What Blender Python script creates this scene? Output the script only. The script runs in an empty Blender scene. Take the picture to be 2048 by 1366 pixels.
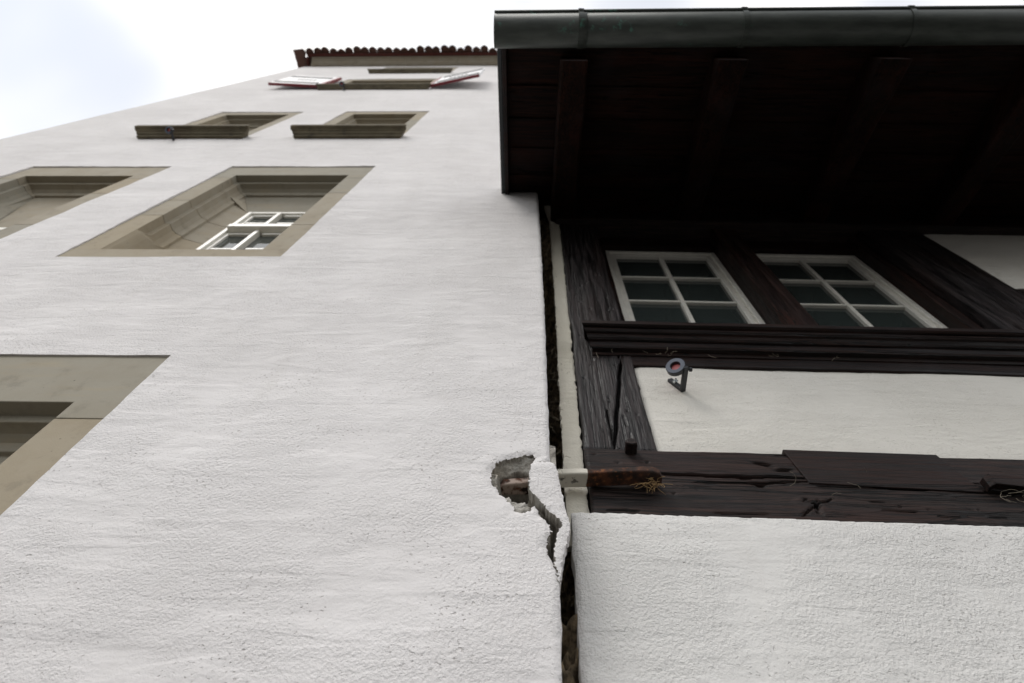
import bpy, math, random
import numpy as np
from mathutils import Vector, Matrix
from mathutils.geometry import delaunay_2d_cdt
random.seed(4)
RNG = np.random.default_rng(11)
S = bpy.context.scene
COL = S.collection
R = math.radians

# ------------------------------------------------------------------ camera
cam = bpy.data.cameras.new('camera'); camo = bpy.data.objects.new('camera', cam); COL.objects.link(camo)
p, r, yw = R(64.1), R(4.44), R(4.45)
fwd = Vector((0, math.cos(p), math.sin(p))); up = Vector((0, -math.sin(p), math.cos(p))); rt = Vector((1, 0, 0))
Zm = Matrix.Rotation(yw, 3, 'Z'); fwd, up, rt = Zm @ fwd, Zm @ up, Zm @ rt
rt2 = math.cos(r)*rt + math.sin(r)*up; up2 = -math.sin(r)*rt + math.cos(r)*up
m = Matrix((rt2, up2, -fwd)).transposed().to_4x4(); m.translation = (0, -1.15, 1.6)
camo.matrix_world = m
cam.sensor_width = 36; cam.lens = 24.0; cam.clip_start = .02; cam.clip_end = 2000
cam.dof.use_dof = True; cam.dof.focus_distance = 1.95; cam.dof.aperture_fstop = 3.2
S.camera = camo

# ------------------------------------------------------------------ sky, sun, exposure
SUN_EL, SUN_AZ = R(52), R(-38)            # azimuth measured from straight out of the facade, negative = to the left
sd = Vector((math.sin(SUN_AZ)*math.cos(SUN_EL), -math.cos(SUN_AZ)*math.cos(SUN_EL), math.sin(SUN_EL)))
W = bpy.data.worlds.new('World'); S.world = W; W.use_nodes = True
wt = W.node_tree; wt.nodes.clear()
wo = wt.nodes.new('ShaderNodeOutputWorld'); bg = wt.nodes.new('ShaderNodeBackground')
sky = wt.nodes.new('ShaderNodeTexSky'); sky.sky_type = 'NISHITA'; sky.sun_disc = False
sky.sun_elevation = SUN_EL; sky.sun_rotation = math.atan2(sd.x, sd.y)
sky.air_density = 1.0; sky.dust_density = .8
sc = wt.nodes.new('ShaderNodeVectorMath'); sc.operation = 'MULTIPLY'; sc.inputs[1].default_value = (1.36, 1.47, 1.46)
tc = wt.nodes.new('ShaderNodeTexCoord')
mp = wt.nodes.new('ShaderNodeMapping'); mp.inputs['Scale'].default_value = (2.2, 2.2, 1.4); mp.inputs['Rotation'].default_value = (0, 0, .6); mp.inputs['Location'].default_value = (4, 2, 1)
cn = wt.nodes.new('ShaderNodeTexNoise'); cn.inputs['Scale'].default_value = 1.5; cn.inputs['Detail'].default_value = 2.5; cn.inputs['Roughness'].default_value = .52
cr = wt.nodes.new('ShaderNodeMapRange'); cr.inputs['From Min'].default_value = .32; cr.inputs['From Max'].default_value = .64; cr.interpolation_type = 'SMOOTHSTEP'
cr.inputs['To Min'].default_value = .52; cr.inputs['To Max'].default_value = 1.0
mx = wt.nodes.new('ShaderNodeMix'); mx.data_type = 'RGBA'
mx.inputs['B'].default_value = (11.7, 11.45, 11.15, 1)      # thin bright cloud cover, in sky units
bg.inputs['Strength'].default_value = .1
wt.links.new(tc.outputs['Generated'], mp.inputs['Vector']); wt.links.new(mp.outputs[0], cn.inputs['Vector'])
wt.links.new(cn.outputs['Fac'], cr.inputs['Value']); wt.links.new(cr.outputs[0], mx.inputs['Factor'])
wt.links.new(sky.outputs[0], sc.inputs[0]); wt.links.new(sc.outputs[0], mx.inputs['A'])
wt.links.new(mx.outputs['Result'], bg.inputs['Color']); wt.links.new(bg.outputs[0], wo.inputs[0])
sl = bpy.data.lights.new('sun', 'SUN'); sl.energy = 1.3; sl.angle = R(22); sl.color = (1, .97, .93)
so = bpy.data.objects.new('sun', sl); COL.objects.link(so); so.rotation_euler = (-sd).to_track_quat('-Z', 'Y').to_euler(); so.location = (0, -20, 40)
S.view_settings.view_transform = 'Standard'; S.view_settings.look = 'None'; S.view_settings.gamma = 1; S.view_settings.exposure = 0.22
S.view_settings.use_curve_mapping = False

# ------------------------------------------------------------------ numpy noise
LAT = RNG.random((256, 256))
def vnoise(x, y):
    xi = np.floor(x).astype(int); yi = np.floor(y).astype(int); fx = x-xi; fy = y-yi
    fx = fx*fx*(3-2*fx); fy = fy*fy*(3-2*fy); a = xi & 255; b = (xi+1) & 255; c = yi & 255; d = (yi+1) & 255
    return (LAT[a, c]*(1-fx)+LAT[b, c]*fx)*(1-fy)+(LAT[a, d]*(1-fx)+LAT[b, d]*fx)*fy - .5
def fbm(x, y, o=4):
    s = 0; k = 1.0
    for i in range(o):
        s = s + k*vnoise(x+17.3*i, y+9.1*i); x = x*2.03; y = y*2.03; k *= .5
    return s

# ------------------------------------------------------------------ materials
class NT:
    def __init__(s, name):
        s.m = bpy.data.materials.new(name); s.m.use_nodes = True; s.t = s.m.node_tree
        s.b = s.t.nodes['Principled BSDF']; s.co = s.t.nodes.new('ShaderNodeTexCoord').outputs['Object']
    def lk(s, v, i):
        if hasattr(v, 'node'): s.t.links.new(v, i)
        elif isinstance(v, tuple) and len(v) == 3 and i.type == 'RGBA': i.default_value = (*v, 1)
        else: i.default_value = v
    def mapp(s, scale=(1, 1, 1), rot=(0, 0, 0), loc=(0, 0, 0)):
        n = s.t.nodes.new('ShaderNodeMapping'); n.inputs['Scale'].default_value = scale; n.inputs['Rotation'].default_value = rot; n.inputs['Location'].default_value = loc
        s.t.links.new(s.co, n.inputs[0]); return n.outputs[0]
    def noise(s, scale, detail=3, rough=.55, vec=None, dist=0):
        n = s.t.nodes.new('ShaderNodeTexNoise'); n.inputs['Scale'].default_value = scale; n.inputs['Detail'].default_value = detail
        n.inputs['Roughness'].default_value = rough; n.inputs['Distortion'].default_value = dist
        s.t.links.new(vec if vec is not None else s.co, n.inputs['Vector']); return n.outputs['Fac']
    def vor(s, scale, vec=None, feat='F1'):
        n = s.t.nodes.new('ShaderNodeTexVoronoi'); n.inputs['Scale'].default_value = scale; n.feature = feat
        s.t.links.new(vec if vec is not None else s.co, n.inputs['Vector']); return n.outputs['Distance']
    def math(s, op, a, b=0.0, c=0.0):
        n = s.t.nodes.new('ShaderNodeMath'); n.operation = op; s.lk(a, n.inputs[0]); s.lk(b, n.inputs[1])
        if op == 'MULTIPLY_ADD': s.lk(c, n.inputs[2])
        return n.outputs[0]
    def rng(s, v, a, b, c=0.0, d=1.0, smooth=True):
        n = s.t.nodes.new('ShaderNodeMapRange'); n.interpolation_type = 'SMOOTHSTEP' if smooth else 'LINEAR'
        for k, q in zip(('From Min', 'From Max', 'To Min', 'To Max'), (a, b, c, d)): n.inputs[k].default_value = q
        s.lk(v, n.inputs['Value']); return n.outputs[0]
    def mix(s, f, a, b, mode='MIX'):
        n = s.t.nodes.new('ShaderNodeMix'); n.data_type = 'RGBA'; n.blend_type = mode
        s.lk(f, n.inputs['Factor']); s.lk(a, n.inputs['A']); s.lk(b, n.inputs['B']); return n.outputs['Result']
    def xyz(s):
        n = s.t.nodes.new('ShaderNodeSeparateXYZ'); s.t.links.new(s.co, n.inputs[0]); return n.outputs
    def bump(s, h, strength=1.0, dist=1.0):
        n = s.t.nodes.new('ShaderNodeBump'); n.inputs['Strength'].default_value = strength; n.inputs['Distance'].default_value = dist
        s.lk(h, n.inputs['Height']); s.t.links.new(n.outputs[0], s.b.inputs['Normal'])
    def fin(s, col, rough=.9, spec=.3, metal=0.0):
        s.lk(col, s.b.inputs['Base Color']); s.lk(rough, s.b.inputs['Roughness']); s.lk(metal, s.b.inputs['Metallic'])
        s.b.inputs['Specular IOR Level'].default_value = spec; return s.m

def plaster(name, base, tint, grain=1.0, brush_edges=(), pit=1.0):
    n = NT(name)
    warp = n.noise(1.3, 2)
    g1 = n.noise(270, 2, .6)                     # sand grain
    g2 = n.noise(118, 3, .5)
    tr = n.noise(1, 3, .5, n.mapp((3.6, 3.6, 12), (0, .10, 0)), .5)   # trowel passes, roughly level
    tr2 = n.noise(1, 2, .5, n.mapp((12, 12, 34), (0, -.22, 0)), .6)
    und = n.noise(2.1, 3)
    mask = n.rng(n.noise(3.1, 4, .6), .34, .60, .22, 1.0)   # trowelled smooth to rough
    x, y, z = n.xyz()
    br = n.noise(1, 3, .6, n.mapp((130, 130, 6)))
    bm_ = n.rng(n.noise(1, 2, .5, n.mapp((2.6, 2.6, 1.1), loc=(3, 0, 1))), .52, .68, 0, .45)
    for e in brush_edges:
        d = n.math('ABSOLUTE', n.math('SUBTRACT', x, e))
        bm_ = n.math('MAXIMUM', bm_, n.rng(d, .03, .22, .9, 0))
    rdg = n.rng(n.noise(1, 2, .5, n.mapp((1.5, 1.5, 6.5), (0, .06, 0), (1, 3, 2)), .8), .47, .55)   # lap lines of the trowel
    h = n.math('MULTIPLY', n.math('MULTIPLY', g1, mask), .0024*grain)
    h = n.math('MULTIPLY_ADD', n.math('MULTIPLY', g2, mask), .0046*grain, h)
    h = n.math('MULTIPLY_ADD', tr, .0068, h)
    h = n.math('MULTIPLY_ADD', tr2, .0012, h)
    h = n.math('MULTIPLY_ADD', rdg, .0012, h)
    h = n.math('MULTIPLY_ADD', und, .016, h)
    h = n.math('MULTIPLY_ADD', n.math('MULTIPLY', br, bm_), .0024, h)
    pits = n.rng(n.noise(120, 2, .4, n.mapp((1, 1, 1), loc=(5, 2, 7))), .26, .37, 1, 0)
    pits = n.math('MULTIPLY', pits, n.rng(n.noise(4, 3, .6), .44, .60))
    h = n.math('MULTIPLY_ADD', pits, -.0025*pit, h)
    n.bump(h, 1.0)
    c = n.mix(n.rng(n.noise(.8, 3), .35, .65), base, tint)
    c = n.mix(n.math('MULTIPLY', pits, .30*pit), c, (.30, .26, .22))  # shade of the small pits painted into the colour
    c = n.mix(n.rng(n.noise(14, 4, .7), .5, .8, 0, .10), c, (.5, .46, .42))
    c = n.mix(n.rng(n.noise(1, 4, .6, n.mapp((9, 9, .7), loc=(2, 5, 0))), .54, .78, 0, .16), c, (.52, .49, .45))      # faint rain runs
    return n.fin(c, .92, .2)

def wood(name, axis, dark=(.004, .0026, .0023), light=(.038, .0215, .0175), rough=.55, red=(.032, .013, .0095), bmp=1.0, spec=.24):
    n = NT(name); k = [62, 62, 62]; k2 = [170, 170, 170]; k3 = [7, 7, 7]; k4 = [40, 40, 40]
    i = 'xyz'.index(axis); k[i] = 2.0; k2[i] = 5; k3[i] = 1.2; k4[i] = 2.2
    a = n.noise(1, 4, .62, n.mapp(tuple(k)), 1.0); b = n.noise(1, 3, .65, n.mapp(tuple(k2)), .3); c = n.noise(1, 3, .5, n.mapp(tuple(k3)))
    ck = n.math('ABSOLUTE', n.math('SUBTRACT', n.noise(1, 2, .5, n.mapp(tuple(k4), loc=(3, 1, 2)), .7), .5))
    ck = n.math('MULTIPLY', n.rng(ck, .008, .030, 1, 0), n.rng(n.noise(1, 2, .5, n.mapp(tuple(q*.22 for q in k4), loc=(7, 7, 1))), .50, .60))   # drying cracks
    col = n.mix(n.rng(a, .40, .64), dark, light)
    col = n.mix(n.rng(c, .45, .72, 0, .65), col, red)
    col = n.mix(n.rng(b, .50, .62, 0, .85), col, tuple(x*.5 for x in dark))
    col = n.mix(n.rng(n.noise(3.5, 3), .5, .7, 0, .25), col, (.026, .022, .024))
    col = n.mix(ck, col, (.0012, .001, .001))
    h = n.math('MULTIPLY', a, .0032*bmp); h = n.math('MULTIPLY_ADD', b, .0024*bmp, h); h = n.math('MULTIPLY_ADD', ck, -.0035*bmp, h)
    n.bump(h, 1.0)
    return n.fin(col, n.rng(a, .3, .7, rough-.15, rough+.15), spec)

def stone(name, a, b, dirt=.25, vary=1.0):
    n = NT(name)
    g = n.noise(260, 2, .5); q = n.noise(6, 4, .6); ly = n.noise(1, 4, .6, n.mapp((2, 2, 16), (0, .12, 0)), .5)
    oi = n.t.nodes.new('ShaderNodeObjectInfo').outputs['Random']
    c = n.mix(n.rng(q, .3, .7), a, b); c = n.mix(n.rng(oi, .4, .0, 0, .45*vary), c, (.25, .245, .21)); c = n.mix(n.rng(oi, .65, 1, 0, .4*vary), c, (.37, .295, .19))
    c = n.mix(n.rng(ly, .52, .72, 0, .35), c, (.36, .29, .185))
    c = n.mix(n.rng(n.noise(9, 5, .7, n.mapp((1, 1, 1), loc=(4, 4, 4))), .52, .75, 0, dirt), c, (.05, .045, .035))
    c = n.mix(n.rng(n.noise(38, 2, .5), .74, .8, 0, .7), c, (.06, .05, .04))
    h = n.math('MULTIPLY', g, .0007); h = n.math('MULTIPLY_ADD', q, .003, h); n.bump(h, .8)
    return n.fin(c, .88, .25)

def plain(name, col, rough=.6, metal=0.0, spec=.4, var=.25, sc=20):
    n = NT(name); q = n.noise(sc, 4, .6)
    c = n.mix(n.rng(q, .3, .7), tuple(v*(1-var) for v in col), tuple(min(1, v*(1+var)) for v in col))
    n.bump(n.math('MULTIPLY', q, .0008), .6); return n.fin(c, n.rng(q, .3, .7, max(.02, rough-.08), rough+.08), spec, metal)

M = {}
M['plaster_l'] = plaster('plaster_pinkish_white', (.757, .731, .724), (.70, .674, .666), 1.0, (.03, -1.3))
M['plaster_r'] = plaster('plaster_grey_white', (.715, .70, .68), (.67, .655, .635), 1.15, (.05,), .8)
M['plaster_c'] = plaster('plaster_cream', (.735, .708, .655), (.69, .662, .605), .8, (.4, 2.6), .6)
M['strip'] = plaster('plaster_cream_strip', (.74, .70, .61), (.64, .60, .50), .5, (), 1.3)
M['stone'] = stone('sandstone', (.345, .308, .243), (.312, .27, .203))
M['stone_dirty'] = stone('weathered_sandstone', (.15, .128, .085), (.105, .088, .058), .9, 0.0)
for ax in 'xyz': M['wood_'+ax] = wood('dark_timber_'+ax, ax)
M['wood_z'] = wood('weathered_post_timber', 'z', (.0042, .0032, .0033), (.034, .0255, .0262), .5, (.026, .015, .013), 1.0, .3)
M['wood_patch'] = wood('dark_timber_patch', 'x', (.008, .004, .0033), (.027, .013, .0105), .65, bmp=.6)
M['wood_red_x'] = wood('reddish_timber_x', 'x', (.0045, .002, .0016), (.021, .0085, .006), .55, (.028, .009, .006), bmp=.6, spec=.2)
M['wood_red_z'] = wood('reddish_timber_z', 'z', (.008, .0036, .003), (.036, .017, .0135), .55, (.052, .016, .009), .7)
M['board'] = wood('soffit_board_timber', 'x', (.006, .0032, .0025), (.023, .010, .007), .8, (.029, .0095, .006), .6, .10)
M['rafter'] = wood('rafter_timber', 'y', (.006, .003, .0021), (.021, .009, .0062), .8, (.034, .0105, .006), .7, .08)
M['white_paint'] = plain('white_window_paint', (.80, .775, .71), .4, var=.05)
M['tile'] = plain('red_roof_tile', (.105, .052, .038), .85, var=.45, sc=5)
M['eave_red'] = plain('red_eave_paint', (.12, .028, .02), .6)
M['shutter_white'] = plain('shutter_white', (.80, .79, .80), .5, var=.03)
M['shutter_red'] = plain('shutter_red', (.23, .035, .045), .5)
M['shutter_black'] = plain('shutter_black', (.012, .013, .02), .5)
M['black_metal'] = plain('black_anodised', (.022, .024, .028), .42, 0, .5, .1, 60)
M['ring_face'] = plain('ring_face_blue_grey', (.10, .115, .15), .55, 0, .4, .06, 60)
M['bolt'] = plain('zinc_bolt', (.62, .66, .68), .25, 1.0, var=.05)
M['core'] = plain('rough_masonry', (.17, .145, .11), .95, var=.5, sc=30)
M['dirt'] = plain('dusty_gap_fill', (.20, .155, .10), .95, var=.7, sc=40)
M['ground'] = plain('cobbled_asphalt', (.055, .053, .05), .9, var=.25, sc=3)
M['straw'] = plain('dry_straw', (.34, .22, .10), .9)
M['web'] = plain('dusty_cobweb', (.30, .26, .20), .95)
def mk_glass():
    n = NT('dark_window_glass'); q = n.noise(1.6, 2); n.bump(n.math('MULTIPLY', q, .0025), .5)
    return n.fin((.042, .052, .050), .03, .85)
M['glass'] = mk_glass()
def mk_mortar():
    n = NT('broken_mortar'); q = n.noise(18, 5, .65); g = n.noise(170, 3, .6)
    c = n.mix(n.rng(q, .32, .68), (.24, .22, .19), (.50, .48, .44)); c = n.mix(n.rng(n.noise(9, 3), .5, .7, 0, .5), c, (.28, .23, .165))
    h = n.math('MULTIPLY', g, .0035); h = n.math('MULTIPLY_ADD', q, .004, h); n.bump(h, .9); return n.fin(c, .95, .15)
M['mortar'] = mk_mortar()
def mk_rust():
    n = NT('rusty_iron_with_old_paint'); q = n.noise(30, 5, .65); x, y, z = n.xyz()
    c = n.mix(n.rng(q, .38, .62), (.022, .013, .010), (.10, .038, .018)); c = n.mix(n.rng(n.noise(60, 3), .56, .7, 0, .8), c, (.26, .10, .035))
    c = n.mix(n.rng(x, .25, .36, 0, .55), c, (.035, .024, .022))
    e = n.math('MULTIPLY_ADD', n.noise(45, 3), .012, x)
    pt = n.math('MULTIPLY', n.rng(e, .166, .170, 1, 0), n.rng(q, .36, .42, .25, 1)); pt = n.math('MULTIPLY', pt, n.rng(n.math('MULTIPLY_ADD', q, -.12, x), -.065, -.04, 0, 1))
    c = n.mix(pt, c, (.72, .68, .59)); c = n.mix(n.math('MULTIPLY', n.rng(x, -.02, .0, 1, 0), n.rng(n.noise(38, 4, .6), .40, .58, 0, .85)), c, (.50, .40, .34)); n.bump(n.math('MULTIPLY', q, .005), .8); return n.fin(c, .8, .3)
M['rust'] = mk_rust()
def mk_lens():
    n = NT('prism_reflector_red'); q = n.vor(900); c = n.mix(n.rng(q, .1, .6), (.72, .17, .15), (.50, .08, .08)); return n.fin(c, .3, .6)
M['lens'] = mk_lens()
def mk_copper():
    n = NT('weathered_copper_gutter'); q = n.noise(6, 4, .6, n.mapp((1, 4, 4))); x, y, z = n.xyz()
    c = n.mix(n.rng(q, .35, .65), (.028, .034, .029), (.050, .058, .050))
    e = n.math('MULTIPLY', n.rng(n.noise(22, 4, .7), .55, .68), n.rng(n.noise(5, 2, .5, n.mapp((1, 1, 1), loc=(2, 1, 0))), .5, .62))
    c = n.mix(n.math('MULTIPLY', e, n.rng(x, .35, .9, .9, .1)), c, (.07, .20, .15))
    n.bump(n.math('MULTIPLY', q, .002), .5); return n.fin(c, .5, .5, .25)
M['copper'] = mk_copper()
M['flash'] = plain('dark_lead_flashing', (.03, .034, .036), .55, .2)

# ------------------------------------------------------------------ mesh helpers
class MB:
    def __init__(s): s.v = []; s.f = []
    def add(s, v, f): b = len(s.v); s.v += [tuple(map(float, q)) for q in v]; s.f += [tuple(i+b for i in q) for q in f]; return s
    def box(s, x0, x1, y0, y1, z0, z1):
        return s.add([(x0,y0,z0),(x1,y0,z0),(x1,y1,z0),(x0,y1,z0),(x0,y0,z1),(x1,y0,z1),(x1,y1,z1),(x0,y1,z1)],
                     [(0,3,2,1),(4,5,6,7),(0,1,5,4),(1,2,6,5),(2,3,7,6),(3,0,4,7)])
    def loft(s, rings, cap=True):
        n = len(rings[0]); v = [q for rg in rings for q in rg]; f = []
        for i in range(len(rings)-1):
            for j in range(n): f.append((i*n+j, i*n+(j+1)%n, (i+1)*n+(j+1)%n, (i+1)*n+j))
        if cap: f.append(tuple(range(n-1, -1, -1))); f.append(tuple((len(rings)-1)*n+j for j in range(n)))
        return s.add(v, f)
    def tube(s, pts, rad, n=8):
        rings = []
        for i, q in enumerate(pts):
            q = Vector(q); d = (Vector(pts[min(i+1, len(pts)-1)])-Vector(pts[max(i-1, 0)])).normalized()
            a = d.orthogonal().normalized(); b = d.cross(a); rr = rad[i] if isinstance(rad, (list, tuple)) else rad
            rings.append([q+rr*(math.cos(2*math.pi*k/n)*a+math.sin(2*math.pi*k/n)*b) for k in range(n)])
        return s.loft(rings)
    def build(s, name, mat, parent=None, bevel=0, smooth=False, fix=True):
        me = bpy.data.meshes.new(name); me.from_pydata(s.v, [], s.f); me.validate()
        if fix:
            import bmesh
            b = bmesh.new(); b.from_mesh(me); bmesh.ops.recalc_face_normals(b, faces=b.faces); b.to_mesh(me); b.free()
        if smooth: me.polygons.foreach_set('use_smooth', [True]*len(me.polygons))
        me.materials.append(M[mat]); o = bpy.data.objects.new(name, me); COL.objects.link(o); o.parent = parent
        if bevel:
            bv = o.modifiers.new('bevel', 'BEVEL'); bv.width = bevel; bv.segments = 2; bv.limit_method = 'ANGLE'; bv.angle_limit = R(35)
        return o
def B(name, mat, parent, *a, bevel=.003): return MB().box(*a).build(name, mat, parent, bevel)
def empty(name, loc=(0, 0, 0), rz=0):
    o = bpy.data.objects.new(name, None); COL.objects.link(o); o.location = loc; o.rotation_euler = (0, 0, rz); o.empty_display_size = .2; return o
def tag(o, label, cat=None, group=None, kind=None):
    o['label'] = label
    if cat: o['category'] = cat
    if group: o['group'] = group
    if kind: o['kind'] = kind
    return o

def inside(poly, P):
    x, y = P[:, 0], P[:, 1]; c = np.zeros(len(P), bool); q = np.array(poly); j = len(q)-1
    for i in range(len(q)):
        cond = ((q[i, 1] > y) != (q[j, 1] > y))
        with np.errstate(divide='ignore', invalid='ignore'):
            xx = (q[j, 0]-q[i, 0])*(y-q[i, 1])/(q[j, 1]-q[i, 1])+q[i, 0]
        c ^= cond & (x < xx); j = i
    return c
def seg_dist(poly, P, closed=True):
    q = np.array(poly); d = np.full(len(P), 9e9); n = len(q)
    for i in range(n if closed else n-1):
        a, b = q[i], q[(i+1) % n]; ab = b-a; L2 = max(1e-12, (ab**2).sum())
        t = np.clip(((P-a)@ab)/L2, 0, 1); d = np.minimum(d, np.hypot(*(P-a-t[:, None]*ab).T))
    return d
def dens(poly, step, jit=0.0, only=None):
    out = []
    for i in range(len(poly)):
        a = np.array(poly[i]); b = np.array(poly[(i+1) % len(poly)]); L = np.hypot(*(b-a)); n = max(1, int(L/step))
        for k in range(n):
            q = a+(b-a)*k/n
            if k and jit: q = q+RNG.normal(0, jit, 2)
            out.append(tuple(q))
    return out
def plate(name, mat, parent, outer, holes=(), pts=None, yf=None, depth=.025, outer_depth=None, side=None):
    """sheet of render with thickness in the x-z plane: triangulated front + edges turned back"""
    loops = [outer]+list(holes); V = []; E = []; own = []
    for L in loops:
        b = len(V); V += L; E += [(b+i, b+(i+1) % len(L)) for i in range(len(L))]; own.append((b, len(L)))
    if pts is not None and len(pts):
        P = np.array(pts); k = inside(outer, P)
        for h in holes: k &= ~inside(h, P)
        P = P[k]
        for L in loops: P = P[seg_dist(L, P) > .0025]
        V = V+[tuple(q) for q in P]
    ov, oe, of, om, _, _ = delaunay_2d_cdt([Vector(q) for q in V], E, [], 1, 1e-6)
    A = np.array([tuple(q) for q in ov]); T = [tuple(f) for f in of]
    cen = np.array([A[list(f)].mean(0) for f in T]); k = inside(outer, cen)
    for h in holes: k &= ~inside(h, cen)
    T = [t for t, q in zip(T, k) if q]
    Y = yf(A) if yf else np.zeros(len(A))
    v = [(a[0], y, a[1]) for a, y in zip(A, Y)]; f = []
    for t in T:
        a, b, c = (A[i] for i in t); cr_ = (b[0]-a[0])*(c[1]-a[1])-(b[1]-a[1])*(c[0]-a[0])
        f.append(t if cr_ > 0 else t[::-1])
    mb = MB().add(v, f); inv = {}
    for i, o_ in enumerate(om):
        for q in o_: inv[q] = i
    for li, (b, n) in enumerate(own):
        idx = [inv[b+i] for i in range(n)]; top = [v[i] for i in idx]
        dd = outer_depth if (li == 0 and outer_depth is not None) else [depth]*n
        if not hasattr(dd, '__len__'): dd = [dd]*n
        bot = [(t[0], t[1]+q, t[2]) for t, q in zip(top, dd)]
        mb.add(top+bot, [(i, (i+1) % n, n+(i+1) % n, n+i) for i in range(n)])
    o = mb.build(name, mat, parent, smooth=False)
    nf = len(f); sm = [i < nf for i in range(len(o.data.polygons))]; o.data.polygons.foreach_set('use_smooth', sm)
    if side:                                     # broken edges show the mortar behind the skin
        o.data.materials.append(M[side[0]])
        for k_, p_ in enumerate(o.data.polygons):
            if k_ >= nf and side[1](p_.center): p_.material_index = 1
    return o
def field(name, mat, parent, u0, u1, v0, v1, du, dv, fn, y0=0, back=.2, edge=.004):
    """hewn face: grid in x-z with relief fn(x,z) (positive = into the wall), skirt turned back"""
    nu = max(3, int((u1-u0)/du)); nv = max(3, int((v1-v0)/dv))
    U, Vv = np.meshgrid(np.linspace(u0, u1, nu), np.linspace(v0, v1, nv), indexing='ij')
    Y = y0+fn(U, Vv); X = U.copy(); Z = Vv.copy()
    s0 = fbm(Vv*3+u0*7, Vv*0+3.3, 4)*edge*2; s1 = fbm(Vv*3+u1*7, Vv*0+8.3, 4)*edge*2
    t = (U-u0)/(u1-u0); X += s0*(1-t)+s1*t
    s0 = fbm(U*3+v0*7, U*0+5.3, 4)*edge*2; s1 = fbm(U*3+v1*7, U*0+1.3, 4)*edge*2
    t = (Vv-v0)/(v1-v0); Z += s0*(1-t)+s1*t
    v = list(zip(X.ravel(), Y.ravel(), Z.ravel())); f = []
    I = np.arange(nu*nv).reshape(nu, nv)
    f = list(map(tuple, np.stack([I[:-1, :-1], I[1:, :-1], I[1:, 1:], I[:-1, 1:]], -1).reshape(-1, 4)))
    mb = MB(); mb.v = [tuple(map(float, q)) for q in v]; mb.f = [tuple(map(int, q)) for q in f]; nf = len(f)
    lp = list(I[:, 0])+list(I[-1, 1:])+list(I[-2::-1, -1])+list(I[0, -2:0:-1]); n = len(lp)
    top = [mb.v[i] for i in lp]; bot = [(q[0], y0+back, q[2]) for q in top]
    mb.add(top+bot, [(i, (i+1) % n, n+(i+1) % n, n+i) for i in range(n)])
    o = mb.build(name, mat, parent, fix=False)
    o.data.polygons.foreach_set('use_smooth', [i < nf for i in range(len(o.data.polygons))])
    return o
def rnd_edge(U, V, u0, u1, v0, v1, r=.008):
    d = np.minimum(np.minimum(U-u0, u1-U), np.minimum(V-v0, v1-V)); k = np.clip(1-d/r, 0, 1); return r*.8*k*k
def groove(U, V, a, b, w, dep, wob=.004):
    a = np.array(a); b = np.array(b); ab = b-a; L = np.hypot(*ab); t = ((U-a[0])*ab[0]+(V-a[1])*ab[1])/L/L
    nrm = ((U-a[0])*-ab[1]+(V-a[1])*ab[0])/L + fbm(t*L*9+a[0]*31, t*0+b[1]*13, 4)*wob*2
    taper = np.clip(np.minimum(t, 1-t)*6, 0, 1)**.6
    return dep*np.exp(-(nrm/(w*np.clip(taper, .05, 1)))**4)*((t > 0) & (t < 1))

# ================================================================== ground
g = MB().add([(-150, -150, 0), (150, -150, 0), (150, 150, 0), (-150, 150, 0)], [(0, 1, 2, 3)]).build('ground', 'ground')
g['kind'] = 'structure'; g['label'] = 'dark paved street at the foot of the houses'

# ================================================================== townhouse (left, tall)
TH = tag(empty('townhouse', (0, 0, 0)), 'tall pinkish white rendered house with sandstone window surrounds and tiled roof', 'house')
EDGE = [(.060, 0), (.058, 2.0), (.057, 2.49), (.060, 2.749)]
NOTCH = [(.052, 2.79), (.046, 2.803), (.041, 2.819), (.032, 2.838), (.031, 2.86), (.036, 2.895), (.044, 2.913), (.036, 2.94), (.026, 2.962), (.013, 2.975),
         (.012, 2.996), (-.002, 3.01), (-.010, 2.99), (-.030, 2.982), (-.051, 2.989), (-.054, 3.013), (-.069, 3.024), (-.077, 3.045), (-.093, 3.055),
         (-.099, 3.076), (-.114, 3.097), (-.120, 3.13), (-.118, 3.165), (-.098, 3.205), (-.055, 3.226), (-.007, 3.239), (.002, 3.222), (-.006, 3.196)]
EDGE2 = [(.030, 3.198), (.046, 3.205), (.045, 3.24), (.042, 3.7), (.040, 4.13), (.028, 5.2), (.012, 6.31), (.004, 6.5), (-.10, 7.5), (-.10, 18.86)]
HX0, HTOP = -5.54, 18.86
outer = []; odep = []
def put(poly, step, jit, dep):
    for i in range(len(poly)-1):
        a, b = np.array(poly[i]), np.array(poly[i+1]); n = max(1, int(np.hypot(*(b-a))/step))
        for k in range(n):
            q = a+(b-a)*k/n+(RNG.normal(0, jit, 2) if jit and (k or i) else 0); outer.append(tuple(q)); odep.append(dep)
put(EDGE+NOTCH[:1], .03, .0012, .3); put(NOTCH+EDGE2[:1], .0045, .0017, .03); put(EDGE2[:8], .03, .0013, .3)
put(EDGE2[7:]+[(HX0, HTOP)], .5, 0, .3); put([(HX0, HTOP), (HX0, 0), (.06, 0)], 1.0, 0, .3)
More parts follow.
